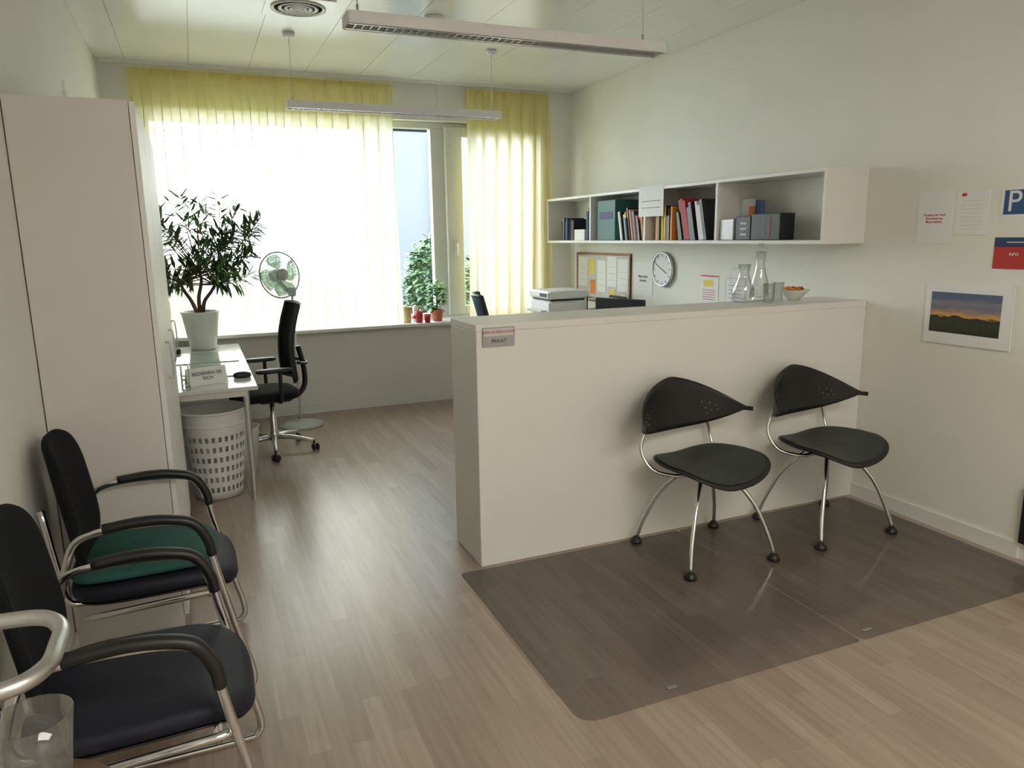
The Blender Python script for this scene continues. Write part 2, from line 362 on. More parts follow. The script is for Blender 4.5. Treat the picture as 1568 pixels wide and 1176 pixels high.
# ------------------------------------------------------------ winged chairs
def wing_chair(cx,cy):
    b=B("winged_side_chair"); T=Matrix.Translation((cx,cy,.0035)); b.T=T
    for sx in(-1,1):
        for sy in(-1,1):
            b.tube([(sx*.03,sy*.03,.425),(sx*.09,sy*.08,.405),(sx*.17,sy*.155,.29),(sx*.225,sy*.205,.14),(sx*.25,sy*.235,.03)],.0105,M_chrome,10,6)
            b.lathe([(.0,0),(.03,0),(.032,.008),(.025,.02),(.014,.034),(0,.036)],M_black,(sx*.25,sy*.235,0),16)
    b.T=T@Matrix.Translation((-.005,0,0))@Matrix.Rotation(math.radians(10),4,'Z')
    for sx in (-1,1):
        b.tube([(sx*.05,.02,.42),(sx*.15,.06,.415),(sx*.225,.14,.44),(sx*.25,.195,.52),(sx*.23,.205,.60),(sx*.17,.195,.67)],.0095,M_chrome,10,6)
    b.lathe([(.0,0),(.07,0),(.07,.03),(0,.03)],M_black,(0,0,.41),20)
    def df(p):
        x,y,z=p; fx=x/.29; fy=y/.23
        w=1-.18*max(0,fy)-.05*fy*fy
        return (x*w+.02,y-.03*fx*fx*(1 if y<0 else -.3),.438+z+.045*fx*fx-.05*max(0,-fy)**2*(1-.4*fx*fx)+.015*max(0,fy)**2)
    b.cushion(.29,.235,.022,M_black,3,df,48,.1)
    def df2(p):
        q=df(p); return (q[0],q[1],q[2]+.021)
    b.cushion(.268,.215,.006,M_gseat,3,df2,48,.1)
    def top(a): return .712+.165*(max(0,1-(a*1.08)**1.5) if a*1.08<1 else 0)**1.1
    def bot(a): return .690-.085*(max(0,1-(a*1.12)**2.6) if a*1.12<1 else 0)
    def fn(u,v):
        s=2*u-1; a=abs(s)
        x=-.03+.37*math.sin(s*1.15)/math.sin(1.15); y=.225-.215*a**2.0
        z0,z1=bot(a),top(a); z=z0+(z1-z0)*v
        return (x,y+.06*(z-.75)*(1-a),z)
    b.slab(fn,56,10,(0,-.014,0),M_black)
    for sgn in(-1,1):
        for i,(a,v) in enumerate([(.45,.4),(.5,.55),(.52,.35),(.57,.5),(.4,.55),(.47,.25),(.6,.35)]):
            p=Vector(fn(.5+sgn*a*.5,v)); b.lathe([(0,-.0025),(.003,0),(0,.0025)],M_paper2,(p.x,p.y-.014,p.z),8)
    return b.done()
wing_chair(2.27,2.89); wing_chair(3.08,2.89)
# ------------------------------------------------------------ visitor chairs (cantilever), face +X
def visitor(yc,cush=False,x0=-.52):
    b=B("visitor_armchair"); b.T=Matrix.Translation((x0,yc,0))
    w=.27
    for s in(-1,1):
        y=s*w
        b.tube([(.02,y*.85,.46),(.06,y,.60),(.10,y,.665),(.20,y,.685),(.36,y,.68),(.44,y,.655),(.475,y,.59),(.50,y,.47),(.545,y,.25),(.585,y,.08),(.575,y,.025),(.53,y,.014),(.3,y,.014),(.08,y,.014)],.0125,M_chrome,12,6)
        b.tube([(.17,y,.690),(.28,y,.698),(.37,y,.690),(.44,y,.665),(.478,y,.60),(.488,y,.545)],.017,M_black,10,6,rz=.021)
        b.tube([(.07,y*.98,.39),(.46,y*.98,.405),(.505,y*.98,.41)],.011,M_chrome,10,1)
    b.tube([(.08,-w,.014),(.06,-w*.95,.014),(.06,w*.95,.014),(.08,w,.014)],.012,M_chrome,10,3)
    b.tube([(.47,-w,.40),(.47,w,.40)],.011,M_chrome,10,1)
    T=b.T.copy()
    b.T=T@Matrix.Translation((.30,0,.405))
    def df(p): 
        fx=p.x/.27
        return (p.x,p.y*(1-.03*fx),p.z+(-.045*max(0,(p.x-.12)/.15)**2)+.012*(p.y/.24)**2)
    b.cushion(.27,.245,.06,M_seatblue,4,df,44,.12)
    b.T=T@Matrix.Translation((.30,0,.395)); b.cushion(.255,.23,.012,M_black,4,df,40,0)
    b.T=T@Matrix.Translation((.02,0,.72))@Matrix.Rotation(math.radians(-8),4,'Y')@Matrix.Rotation(PI/2,4,'Y')
    def db(p): return (p.x,p.y*(1+.06*p.x/.24),p.z+.05*(p.y/.22)**2)
    b.cushion(.24,.215,.03,M_fab,3.6,db,44,.1)
    b.T=T
    for s in(-1,1): b.tube([(.10,s*.16,.40),(.03,s*.17,.42),(.012,s*.18,.55),(-.01,s*.18,.75)],.011,M_chrome,8,5)
    if cush:
        b.T=T@Matrix.Translation((.27,0,.470)); b.cushion(.235,.225,.035,M_teal,4.5,df,40,.2)
    return b.done()
visitor(2.86,True); visitor(2.03)
# ------------------------------------------------------------ cabinet
b=B("tall_cabinet"); b.rbox(XL+.004,-.172,3.17,4.60,.0,2.11,M_cab,.002)
for i in range(3):
    a=3.172+i*.476; b.rbox(-.170,-.150,a,a+.472,.06,2.105,M_cabf,.002)
    b.tube([(-.150,a+.43,1.0),(-.130,a+.43,1.01),(-.130,a+.43,1.15),(-.150,a+.43,1.16)],.004,M_alu,8,3)
b.done()
b=B("cabinet_top_bracket"); b.box(-.40,-.385,3.35,3.40,2.11,2.16,M_alu); b.box(-.396,-.389,3.36,3.38,2.16,2.20,M_alu); b.done()
# ------------------------------------------------------------ desk left
b=B("desk"); b.rbox(XL+.02,.29,4.66,6.72,.705,.73,M_desktop,.004)
for x,y in((.22,4.72),(-.50,4.72),(.22,6.64),(-.50,6.64)): b.lathe([(.022,0),(.022,.03),(.02,.03),(.02,.705)],M_alu,(x,y,0),16,smooth=False)
b.box(-.5,.22,4.70,4.735,.665,.705,M_alu);b.box(-.5,.22,6.62,6.655,.665,.705,M_alu);b.box(.205,.235,4.72,6.64,.665,.705,M_alu)
b.done()
b=B("desk_pad"); b.rbox(-.14,.25,5.08,5.62,.73,.736,M_pad,.002); b.done()
b=B("desk_pad"); b.rbox(-.2,.24,5.72,6.25,.73,.736,M_pad,.002); b.done()
s=B("table_tent_sign"); R=Matrix.Rotation(math.radians(18),3,'X')
s.add([(-.10,4.80,.731),(.13,4.88,.731),(.12,4.92,.835),(-.11,4.84,.835),(.11,4.96,.731),(-.12,4.88,.731)],[(0,1,2,3),(3,2,4,5)],M_paper); s=s.done()
r=Vector((.23,.08,0)).normalized(); u=Vector((-.01,.04,.104)); u=(u-r*u.dot(r)).normalized()
text(s,"sign_text","BEDIENEN SIE\nSICH",.03,Vector((.013,4.858,.785))+r.cross(u)*.003,r,u,M_text)
b=B("computer_mouse"); b.T=Matrix.Translation((.22,5.0,.731)); b.cushion(.055,.032,.03,M_black,2.3,None,24,.3); b.done()
b=B("wire_brochure_stand")
for x in(-.13,-.09): b.tube([(x,4.70,.735),(x,4.70,.86),(x,4.72,.88),(x,4.76,.86),(x,4.78,.735)],.004,M_alu,8,4)
b.tube([(-.13,4.70,.735),(-.09,4.70,.735)],.004,M_alu,8,1);b.tube([(-.13,4.70,.82),(-.09,4.70,.82)],.004,M_alu,8,1); b.done()
b=B("desk_telephone"); b.rbox(-.36,-.16,6.30,6.42,.731,.77,M_black,.01); b.tube([(-.34,6.32,.79),(-.34,6.36,.80),(-.34,6.40,.79)],.018,M_black,8,3); b.done()
# laundry basket with real slots
b=B("waste_basket"); cx,cy=.02,4.93; seg=30
def rr(z): return .145+.055*z/.56
vs=[];fs=[]
def ring(z,off=0):
    o=len(vs)
    for k in range(seg*2):
        a=PI*k/seg; vs.append((cx+(rr(z)-off)*math.cos(a),cy+(rr(z)-off)*math.sin(a),z))
    return o
levels=[.002,.05]+[.05+.033*i for i in range(1,12)]+[.47,.56]
rings=[ring(z) for z in levels]; S=seg*2
for i in range(len(levels)-1):
    slot=(1<=i<=11) and i%2==1 or i==11
    for k in range(S):
        if slot and k%2==0 and i!=12: continue
        k2=(k+1)%S; fs.append((rings[i]+k,rings[i]+k2,rings[i+1]+k2,rings[i+1]+k))
fs.append(tuple(range(S-1,-1,-1)))
b.add(vs,fs,M_basket,True)
b.tube([(cx+(rr(.56)+.004)*math.cos(a*PI/12),cy+(rr(.56)+.004)*math.sin(a*PI/12),.56) for a in range(24)],.008,M_basket,8,1,closed=True)
b.tube([(cx+(rr(.47)+.001)*math.cos(a*PI/12),cy+(rr(.47)+.001)*math.sin(a*PI/12),.475) for a in range(24)],.005,M_basket,8,1,closed=True)
b.lathe([(0,.01),(.12,.01),(.13,.20),(.08,.23),(0,.24)],M_paper2,(cx,cy,0),20)
b.done()
b=B("waste_bin"); b.shell([(0,.004),(.10,0),(.12,.30),(.128,.31),(.12,.31),(.115,.29),(.095,.01),(0,.01)],M_basket,(.20,5.42,0)); b.done()
# ------------------------------------------------------------ office chair local front +Y
def office(name,cx,cy,rot,fab,topz=1.12,star=.2,meshm=None):
    b=B(name); T=Matrix.Translation((cx,cy,0))@Matrix.Rotation(rot,4,'Z'); b.T=T
    for k in range(5):
        a=star+2*PI*k/5; c,s=math.cos(a),math.sin(a)
        b.tube([(.03*c,.03*s,.115),(.16*c,.16*s,.105),(.30*c,.30*s,.078)],lambda t:.022-.008*t,M_alu,8,4)
        b.cyl((.30*c,.30*s,.055),.008,.03,M_black)
        for o in(-.016,.016):
            b.T=T@Matrix.Translation((.31*c,.31*s,.028))@Matrix.Rotation(a+.7,4,'Z')@Matrix.Translation((o-.008,0,0)); b.lathe([(.0,0),(.024,0),(.028,.004),(.028,.012),(.024,.016),(0,.016)],M_black,(0,0,0),16,'X')
        b.T=T
    b.lathe([(.035,.09),(.035,.15),(.025,.16),(.025,.28),(.018,.29),(.018,.40)],M_alu,(0,0,0),16)
    b.rbox(-.08,.08,-.14,.10,.39,.43,M_black,.01)
    b.T=T@Matrix.Translation((0,.05,.43))
    b.cushion(.245,.245,.065,fab,3.5,lambda p:(p.x,p.y,p.z-.035*max(0,(p.y-.1)/.145)**2),40,.12); b.T=T
    b.tube([(0,-.08,.41),(0,-.19,.42),(0,-.255,.50),(0,-.255,.65),(0,-.225,.80)],.02,M_black,10,5,rz=.03)
    H=topz-.56
    def fn(u,v):
        s=2*u-1; w=.225-.03*v-.02*(1-v); z=.56+H*v
        lean=-.19-.06*v+.05*math.sin(v*PI)*.8
        return (w*s,lean+.05*s*s,z)
    b.slab(fn,14,12,(0,-.012,0),meshm or fab)
    fr=[]
    for i in range(13): fr.append(Vector(fn(0,i/12)))
    for i in range(1,13): fr.append(Vector(fn(i/12,1)))
    for i in range(1,13): fr.append(Vector(fn(1,1-i/12)))
    for i in range(1,12): fr.append(Vector(fn(1-i/12,0)))
    b.tube(fr,.013,M_black,8,1,closed=True)
    b.tube([(-.19,-.175,.7),(-.1,-.255,.68),(0,-.27,.68),(.1,-.255,.68),(.19,-.175,.7)],.012,M_black,8,4)
    for s in(-1,1):
        b.tube([(s*.1,-.02,.42),(s*.25,-.02,.43),(s*.29,-.02,.48),(s*.29,-.02,.66)],.014,M_black,8,5)
        b.T=T@Matrix.Translation((s*.29,.02,.66)); b.cushion(.042,.13,.028,M_black,3,None,24,.1); b.T=T
    return b.done()
office("office_chair",.45,5.78,PI/2+.1,M_fab,1.13,.45)
office("office_chair",1.98,4.72,-PI/2-.3,M_blue,1.21,.1)
# ------------------------------------------------------------ fan
b=B("pedestal_fan"); fx,fy=.74,6.52
b.lathe([(0,0),(.19,0),(.19,.012),(.12,.03),(.03,.045),(.02,.06),(0,.06)],M_fangr,(fx,fy,0),32)
b.lathe([(.013,.05),(.013,.65),(.016,.66),(.016,.72),(.010,.73),(.010,1.15)],M_pot,(fx,fy,0),14)
yaw=math.radians(28); Th=Matrix.Translation((fx-.09,fy-.02,1.31))@Matrix.Rotation(yaw,4,'Z')@Matrix.Rotation(math.radians(-6),4,'X')
b.rbox(fx-.03,fx+.03,fy-.05,fy+.05,1.13,1.20,M_fangr,.008)
b.tube([(fx,fy+.03,1.15),(fx-.07,fy+.06,1.22),(fx-.12,fy+.06,1.31)],.02,M_fangr,10,4)
b.T=Th
b.lathe([(0,-.12),(.035,-.12),(.055,-.09),(.055,-.04),(.045,-.025),(0,-.025)],M_pot,(0,0,0),20,'Y')
for yy,R in((-.045,.10),(-.035,.15),(0,.19),(.035,.15),(.045,.10)):
    b.tube([(R*math.cos(k*PI/16),yy,R*math.sin(k*PI/16)) for k in range(32)],.0018 if R<.19 else .007,M_fangr,6,1,closed=True)
for k in range(40):
    a=2*PI*k/40; c,s=math.cos(a),math.sin(a)
    for sg in(-1,1): b.tube([(.045*c,sg*.05,.045*s),(.12*c,sg*.045,.12*s),(.19*c,0,.19*s)],.0011,M_fangr,4,3)
b.lathe([(0,.045),(.05,.045),(.05,.05),(.04,.056),(0,.056)],M_fangr,(0,0,0),24,'Y')
b.lathe([(0,-.02),(.035,-.02),(.035,.03),(0,.032)],M_fanbl,(0,0,0),20,'Y')
for k in range(4):
    a0=2*PI*k/4
    def fn(u,v,a0=a0):
        r=.03+.145*u; w=(.35+.55*math.sin(min(1,u*1.1)*PI*.8)); a=a0+(v-.5)*w*1.5+.35*u
        return (r*math.cos(a),(v-.5)*-.05*(1-.3*u),r*math.sin(a))
    b.slab(fn,10,6,(0,.002,0),M_fanbl)
b.done()
# ------------------------------------------------------------ plant
b=B("potted_oleander"); px,py=.01,6.50
b.shell([(0,.0),(.09,.0),(.10,.01),(.145,.29),(.150,.30),(.150,.31),(.138,.31),(.135,.28),(0,.28)],M_pot,(px,py,.731))
b.lathe([(0,.27),(.134,.28),(0,.30)],M_soil,(px,py,.731),24)
def rnd(a): return random.uniform(-a,a)
tips=[]
trunks=[[(px-.02,py,1.02),(px-.06,py,1.13),(px-.11,py+.02,1.22),(px-.14,py,1.32)],
        [(px+.02,py,1.02),(px+.04,py-.02,1.12),(px+.10,py,1.20),(px+.16,py-.02,1.30)],
        [(px,py+.02,1.02),(px+.0,py+.02,1.15),(px+.03,py,1.28),(px+.02,py+.02,1.42)]]
for t in trunks:
    b.tube(t,lambda q:.017-.007*q,M_bark,8,5)
    end=Vector(t[-1])
    for i in range(18):
        tgt=Vector((px+.08+rnd(.42),py-.02+rnd(.17),random.uniform(1.2,2.0)))
        d=(tgt-Vector((px+.08,py,1.55))); e=(d.x/.42)**2+(d.z/.42)**2
        if e>1: tgt=Vector((px+.08,py,1.55))+Vector((d.x,d.y,d.z))/math.sqrt(e)
        mid=(end+tgt)/2+Vector((rnd(.04),rnd(.04),-.03)); st=Vector(t[2])*.5+end*.5
        b.tube([st,mid,tgt],lambda q:.006-.004*q,M_bark,5,4); tips.append((tgt,(tgt-mid).normalized(),mid))
for q in (0,1):
    tips.append((Vector((px+.52-.06*q,py-.04,1.78-.1*q)),Vector((.6,0,.8)),Vector((px+.34,py,1.58))))
b.tube([trunks[1][-1],(px+.30,py,1.5),(px+.52,py-.04,1.78)],.005,M_bark,5,4)
for tip,d,mid in tips:
    for i in range(17):
        q=random.random()**.6; p=mid.lerp(tip,q); a=random.uniform(0,2*PI)
        side=d.cross(Vector((math.cos(a),math.sin(a),.3))).normalized()
        dd=d*random.uniform(.1,.9)+side*random.uniform(.5,1)+Vector((0,0,-.1))
        if p.y+dd.normalized().y*.13>6.8: dd.y=-abs(dd.y)
        b.leaf(p,dd,random.uniform(.09,.145),random.uniform(.02,.028),random.choice([M_leaf,M_leaf,M_leaf,M_leaf2]),Vector((rnd(.4),rnd(.4),1)))
b.done()
# ------------------------------------------------------------ sill items
def pot(name,x,y,z,r,h,m,plant=None,ph=.2,n=60,W=.05):
    b=B(name); b.shell([(0,0),(r*.75,0),(r,h),(r*1.05,h),(r*1.05,h*1.02),(r*.92,h*1.02),(r*.88,h*.85),(0,h*.85)],m,(x,y,z))
    if plant:
        for i in range(n):
            a=random.uniform(0,2*PI); q=random.random(); p=Vector((x+.4*r*math.cos(a)*(1+q),y+.4*r*math.sin(a)*(1+q),z+h*.9+ph*q))
            dd=Vector((math.cos(a),math.sin(a)*.5-.1,random.uniform(-.2,.9)))
            b.leaf(p,dd,random.uniform(.05,.085),W,plant)
        for k in range(6): b.tube([(x,y,z+h*.85),(x+rnd(.02),y+rnd(.02),z+h+ph*.5),(x+rnd(.04),y+rnd(.03),z+h+ph)],.003,M_leaf2,5,3)
    b.done()
pot("yellow_flower_pot",1.83,6.90,.801,.05,.15,M_ypot)
pot("potted_houseplant",2.135,6.90,.801,.06,.11,M_terra,M_leaf2,.26,90,.045)
b=B("decorative_cup"); b.shell([(0,0),(.03,0),(.035,.11),(.03,.11),(.026,.01),(0,.01)],M_red,(1.94,6.85,.801)); b.done()
b=B("sill_figurine"); b.lathe([(0,0),(.03,0),(.035,.05),(.02,.09),(.028,.12),(.02,.15),(0,.165)],M_pot,(1.93,6.95,.801),16); b.lathe([(.036,.03),(.037,.045),(.036,.06)],M_red,(1.93,6.95,.801),16); b.done()
b=B("decorative_cup"); b.shell([(0,0),(.026,0),(.03,.08),(.025,.08),(.022,.01),(0,.01)],M_red,(2.01,6.815,.801)); b.done()
# ------------------------------------------------------------ right desk + printer etc.
b=B("desk"); b.rbox(2.80,XR-.02,3.60,6.72,.705,.73,M_desktop,.004)
for x,y in((2.87,3.68),(3.53,3.68),(2.87,6.64),(3.53,6.64)): b.lathe([(.02,0),(.02,.705)],M_alu,(x,y,0),16,smooth=False)
b.box(2.86,2.89,3.68,6.64,.665,.705,M_alu); b.done()
b=B("printer"); x0,x1,y0,y1=2.84,3.22,5.85,6.25
b.rbox(x0,x1,y0,y1,.731,1.03,M_basket,.015); b.rbox(x0-.02,x1+.01,y0-.02,y1,1.05,1.12,M_basket,.015); b.box(x0+.02,x1-.02,y0+.02,y1-.02,1.03,1.05,M_black)
b.box(x0-.025,x0-.019,y0+.02,y0+.15,1.07,1.10,M_black); b.rbox(x0-.06,x0,y0+.05,y1-.05,.93,.95,M_paper2,.004); b.box(x0+.03,x1-.03,y0-.004,y0+.001,.80,.9,M_paper2); b.done()
b=B("computer_monitor"); b.T=Matrix.Translation((3.22,5.30,0))@Matrix.Rotation(math.radians(25),4,'Z')
b.rbox(-.015,.02,-.24,.24,.80,1.08,M_black,.006); b.rbox(.02,.03,-.2,.2,.83,1.05,M_black); b.rbox(-.09,.12,-.12,.12,.731,.745,M_black,.005); b.rbox(.02,.045,-.03,.03,.745,.95,M_black,.004); b.done()
b=B("letter_tray"); 
for k in range(4): 
    b.box(3.30,3.55,5.72,6.02,.74+.09*k,.745+.09*k,M_black); b.box(3.545,3.55,5.72,6.02,.745+.09*k,.78+.09*k,M_black); b.box(3.32,3.53,5.74,6.0,.746+.09*k,.76+.09*k,M_paper)
for x in(3.30,3.54):
    for y in(5.72,6.01): b.box(x,x+.01,y,y+.01,.731,1.04,M_black)
b.done()
# ------------------------------------------------------------ wall shelf
sx0=XR-.32; sy0,sy1,sz0,sz1=3.24,6.84,1.53,1.955; t=.022
b=B("wall_shelf"); b.box(XR-.012,XR-.001,sy0+t,sy1-t,sz0+t,sz1-t,M_white)
b.rbox(sx0,XR-.001,sy0,sy1,sz1-t,sz1,M_white,.001); b.rbox(sx0,XR-.001,sy0,sy1,sz0,sz0+t,M_white,.001)
divs=[sy0+t/2,4.20,5.08,5.96,sy1-t/2]
for y in divs: b.rbox(sx0,XR-.001,y-t/2,y+t/2,sz0+t,sz1-t,M_white,.001)
b.done()
zb=sz0+t+.001
b=B("shelf_books")
def row(y,y1,hmin,hmax,colset,lean=0):
    while y<y1:
        w=random.uniform(.012,.035); h=random.uniform(hmin,hmax); d=random.uniform(.17,.23); c=random.choice(colset)
        ang=math.radians(lean+random.uniform(-1,1)); R=Matrix.Rotation(ang,3,'X')
        x0=sx0+random.uniform(.02,.05)
        vs=[]
        for z in(0,h):
            for yy in(0,w):
                for xx in(x0,x0+d):
                    p=R@Vector((0,yy,z)); vs.append((xx,y+p.y,zb+p.z+abs(math.sin(ang))*w))
        b.add(vs,[(0,2,3,1),(4,5,7,6),(0,1,5,4),(2,6,7,3),(0,4,6,2),(1,3,7,5)],c)
        y+=w/math.cos(ang)+.003
row(4.33,4.68,.20,.31,[M_paper,M_black,M_black,M_navy,M_black,M_leaf2,M_red],-14)
row(4.74,5.0,.20,.26,[M_yellow,M_orange,M_black,M_paper,M_black])
row(5.13,5.46,.16,.27,[M_paper,M_red,M_tealb,M_black,M_paper2,M_blue,M_yellow,M_orange],-12)
row(6.35,6.60,.17,.22,[M_black,M_black,M_navy])
row(5.99,6.07,.25,.30,[M_navy,M_paper2])
b.done()
b=B("teal_storage_box"); b.rbox(sx0+.02,sx0+.25,5.56,5.86,zb,zb+.34,M_tealb,.004); b.box(sx0+.018,sx0+.02,5.60,5.82,zb+.18,zb+.24,M_navy); b.done()
b=B("hanging_paper"); b.box(sx0-.003,sx0-.001,4.82,5.16,1.735,1.965,M_paper); b.box(sx0-.0035,sx0-.003,4.86,5.12,1.80,1.804,M_text); b.box(sx0-.0035,sx0-.003,4.86,5.12,1.85,1.854,M_text); b.done()
b=B("black_box_set"); b.rbox(sx0+.03,sx0+.15,3.62,3.88,zb,zb+.165,M_black,.004); b.rbox(sx0+.03,sx0+.15,3.885,4.03,zb,zb+.155,M_black,.004)
for k in range(3): b.box(sx0+.028,sx0+.03,3.92,3.98,zb+.03+.035*k,zb+.045+.035*k,M_paper2)
b.box(sx0+.028,sx0+.03,3.70,3.705,zb+.02,zb+.14,M_red); b.box(sx0+.028,sx0+.03,3.76,3.764,zb+.02,zb+.14,M_paper2); b.done()
b=B("grey_card_box"); b.rbox(sx0+.02,sx0+.15,4.04,4.18,zb,zb+.14,M_silver,.004); b.done()
b=B("leaflet_stack"); b.box(sx0+.20,sx0+.206,4.04,4.18,zb+.0,zb+.27,M_paper); b.box(sx0+.19,sx0+.195,3.95,4.03,zb,zb+.26,M_pblue); b.box(sx0+.18,sx0+.185,4.03,4.08,zb,zb+.22,M_orange); b.done()
b=B("small_paper_box"); b.rbox(sx0+.03,sx0+.12,6.12,6.32,zb,zb+.10,M_paper,.003); b.done()
# ------------------------------------------------------------ wall items
X=XR-.0005
b=B("cork_notice_board"); y0,y1,z0,z1=5.76,6.78,.98,1.43
b.box(X-.012,X,y0,y1,z0,z1,M_paper2); f=.02
b.rbox(X-.02,X,y0,y1,z1-f,z1,M_wood,.002);b.rbox(X-.02,X,y0,y1,z0,z0+f,M_wood,.002);b.rbox(X-.02,X,y0,y0+f,z0+f,z1-f,M_wood,.002);b.rbox(X-.02,X,y1-f,y1,z0+f,z1-f,M_wood,.002)
for (a,c,d,e,m) in [(5.80,5.98,1.08,1.38,M_paper),(6.0,6.17,1.12,1.40,M_paper),(6.2,6.36,1.06,1.36,M_paper),(6.42,6.52,1.22,1.38,M_yellow),(6.4,6.5,1.03,1.17,M_orange),(6.56,6.74,1.1,1.39,M_paper),(6.03,6.13,1.0,1.09,M_yellow),(5.84,5.92,1.0,1.06,M_paper)]:
    b.box(X-.0145,X-.012,a,c,d,e,m)
    for k in range(3): 
        if e-d>.2: b.box(X-.015,X-.0145,a+.02,c-.02,d+.06+.06*k,d+.064+.06*k,M_paper2)
b.done()
def sheet(name,y0,y1,z0,z1,m=M_paper): 
    b=B(name); b.box(X-.003,X,y0,y1,z0,z1,m); return b
o=sheet("wall_notice",5.42,5.72,1.07,1.36).done(); text(o,"notice_text","Bitte nicht\nstoeren",.035,(X-.004,5.57,1.22),*RW,M_text)
o=sheet("wall_notice",4.54,4.76,1.08,1.29); o.box(X-.004,X-.003,4.60,4.72,1.2,1.25,M_yellow); 
for k in range(5): o.box(X-.004,X-.003,4.58,4.73,1.10+.018*k,1.104+.018*k,M_red)
o.box(X-.004,X-.003,4.545,4.755,1.275,1.285,M_textr); o.done()
o=sheet("wall_notice",4.24,4.46,1.02,1.28,M_paper2); o.box(X-.004,X-.003,4.25,4.45,1.03,1.27,M_paper)
for k in range(6): o.box(X-.005,X-.004,4.28,4.42,1.07+.03*k,1.073+.03*k,M_text)
o.done()
o=sheet("wall_notice",2.70,2.90,1.53,1.80).done(); text(o,"notice_text","Termine nur nach\nVereinbarung\nBitte melden",.018,(X-.004,2.80,1.66),*RW,M_textr)
o=sheet("wall_notice",2.51,2.68,1.575,1.79)
for k in range(8): o.box(X-.004,X-.003,2.54,2.65,1.60+.02*k,1.602+.02*k,M_paper2)
o.box(X-.004,X-.003,2.63,2.655,1.765,1.78,M_textr); o.done()
o=sheet("parking_sign",2.10,2.45,1.655,1.795,M_paper); o.box(X-.004,X-.003,2.12,2.435,1.668,1.782,M_pblue); o=o.done()
text(o,"parking_letters","P",.14,(X-.005,2.385,1.725),*RW,M_paper); text(o,"parking_letters_b","H",.10,(X-.005,2.29,1.725),*RW,M_paper)
o=sheet("travel_poster",2.10,2.46,1.41,1.56,M_red); o.box(X-.004,X-.003,2.10,2.46,1.515,1.56,M_navy); o.box(X-.0045,X-.003,2.25,2.40,1.535,1.54,M_paper2); o=o.done()
text(o,"poster_text","INFO",.02,(X-.005,2.36,1.48),*RW,M_paper)
b=B("sunset_photo_mount"); b.T=Matrix.Translation((X-.004,2.565,1.17))@Matrix.Rotation(math.radians(-.8),4,'X'); b.box(-.004,.003,-.235,.235,-.16,.16,M_paper)
b.box(-.0045,-.004,-.235,.235,-.16,-.158,M_paper2); b.box(-.0045,-.004,-.235,-.233,-.158,.16,M_paper2); o=b.done()
b=B("sunset_print"); b.box(X-.0095,X-.0085,2.385,2.765,1.07,1.28,M_sun); p=b.done(); p.parent=o; p.location=p.location-o.location
b=B("dark_edge_block"); b.rbox(X-.03,X,2.03,2.163,.09,.38,M_black,.004); b.done()  # plain dark block standing in for the dark door-frame edge past the baseboard
# clock
b=B("wall_clock"); c=(X,5.245,1.31)
b.lathe([(0,0),(.145,0),(.145,-.03),(.14,-.036),(.132,-.036),(.13,-.026),(0,-.026)],M_alu,c,48,'X')
b.lathe([(0,-.027),(.128,-.027),(.129,-.0285),(0,-.0285)],M_paper,c,48,'X',smooth=False)
for k in range(12):
    a=k*PI/6; R=Matrix.Rotation(a,3,'X'); q=R@Vector((0,0,.115)); b.box(c[0]-.0305,c[0]-.029,c[1]+q.y-.003,c[1]+q.y+.003,c[2]+q.z-.01,c[2]+q.z+.01,M_text,R)
for a,L,w in((2.0,.07,.005),(-1.1,.1,.004)):
    R=Matrix.Rotation(a,3,'X'); q=R@Vector((0,0,L/2)); b.box(c[0]-.033,c[0]-.031,c[1]+q.y-w/2,c[1]+q.y+w/2,c[2]+q.z-L/2,c[2]+q.z+L/2,M_text,R)
b.done()
# ------------------------------------------------------------ carafes, bowl
def carafe(name,x,y,h,r):
    b=B(name)
    pr=[(0,0),(r*.9,0),(r,.02),(r*.97,h*.35),(r*.6,h*.6),(r*.45,h*.75),(r*.6,h),(r*.56,h),(r*.41,h*.75),(r*.56,h*.6),(r*.92,h*.35),(r*.94,.03),(0,.015)]
    b.shell(pr,M_glass,(x,y,1.201)); return b
b=carafe("glass_carafe",3.08,3.49,.29,.055); b.lathe([(0,.29),(.030,.29),(.032,.305),(.012,.315),(.018,.335),(0,.34)],M_glass,(3.08,3.49,1.201),16); b.done()
b=carafe("glass_carafe",2.945,3.47,.22,.065); b.tube([(2.91,3.47,1.40),(2.865,3.47,1.39),(2.855,3.47,1.33),(2.885,3.47,1.29)],.006,M_glass,8,5); b.done()
for x,y in((3.17,3.43),(3.055,3.38)):
    b=B("drinking_glass"); b.shell([(0,0),(.028,0),(.034,.11),(.032,.11),(.026,.01),(0,.01)],M_glass,(x,y,1.201)); b.done()
b=B("candy_bowl"); bx,by=3.29,3.43; b.shell([(0,0),(.035,0),(.04,.008),(.085,.055),(.09,.062),(.085,.062),(.036,.014),(0,.012)],M_pot,(bx,by,1.201))
for i in range(34):
    a=random.uniform(0,2*PI); q=random.random()**.5*.06; b.T=Matrix.Translation((bx+q*math.cos(a),by+q*math.sin(a),1.248+random.uniform(0,.018)+(.055-q)*.35))@Matrix.Rotation(a,4,'Z'); b.cushion(.014,.008,.009,random.choice([M_orange,M_red,M_yellow,M_terra]),3,None,10,.2)
b.T=Matrix.Identity(4); b.done()
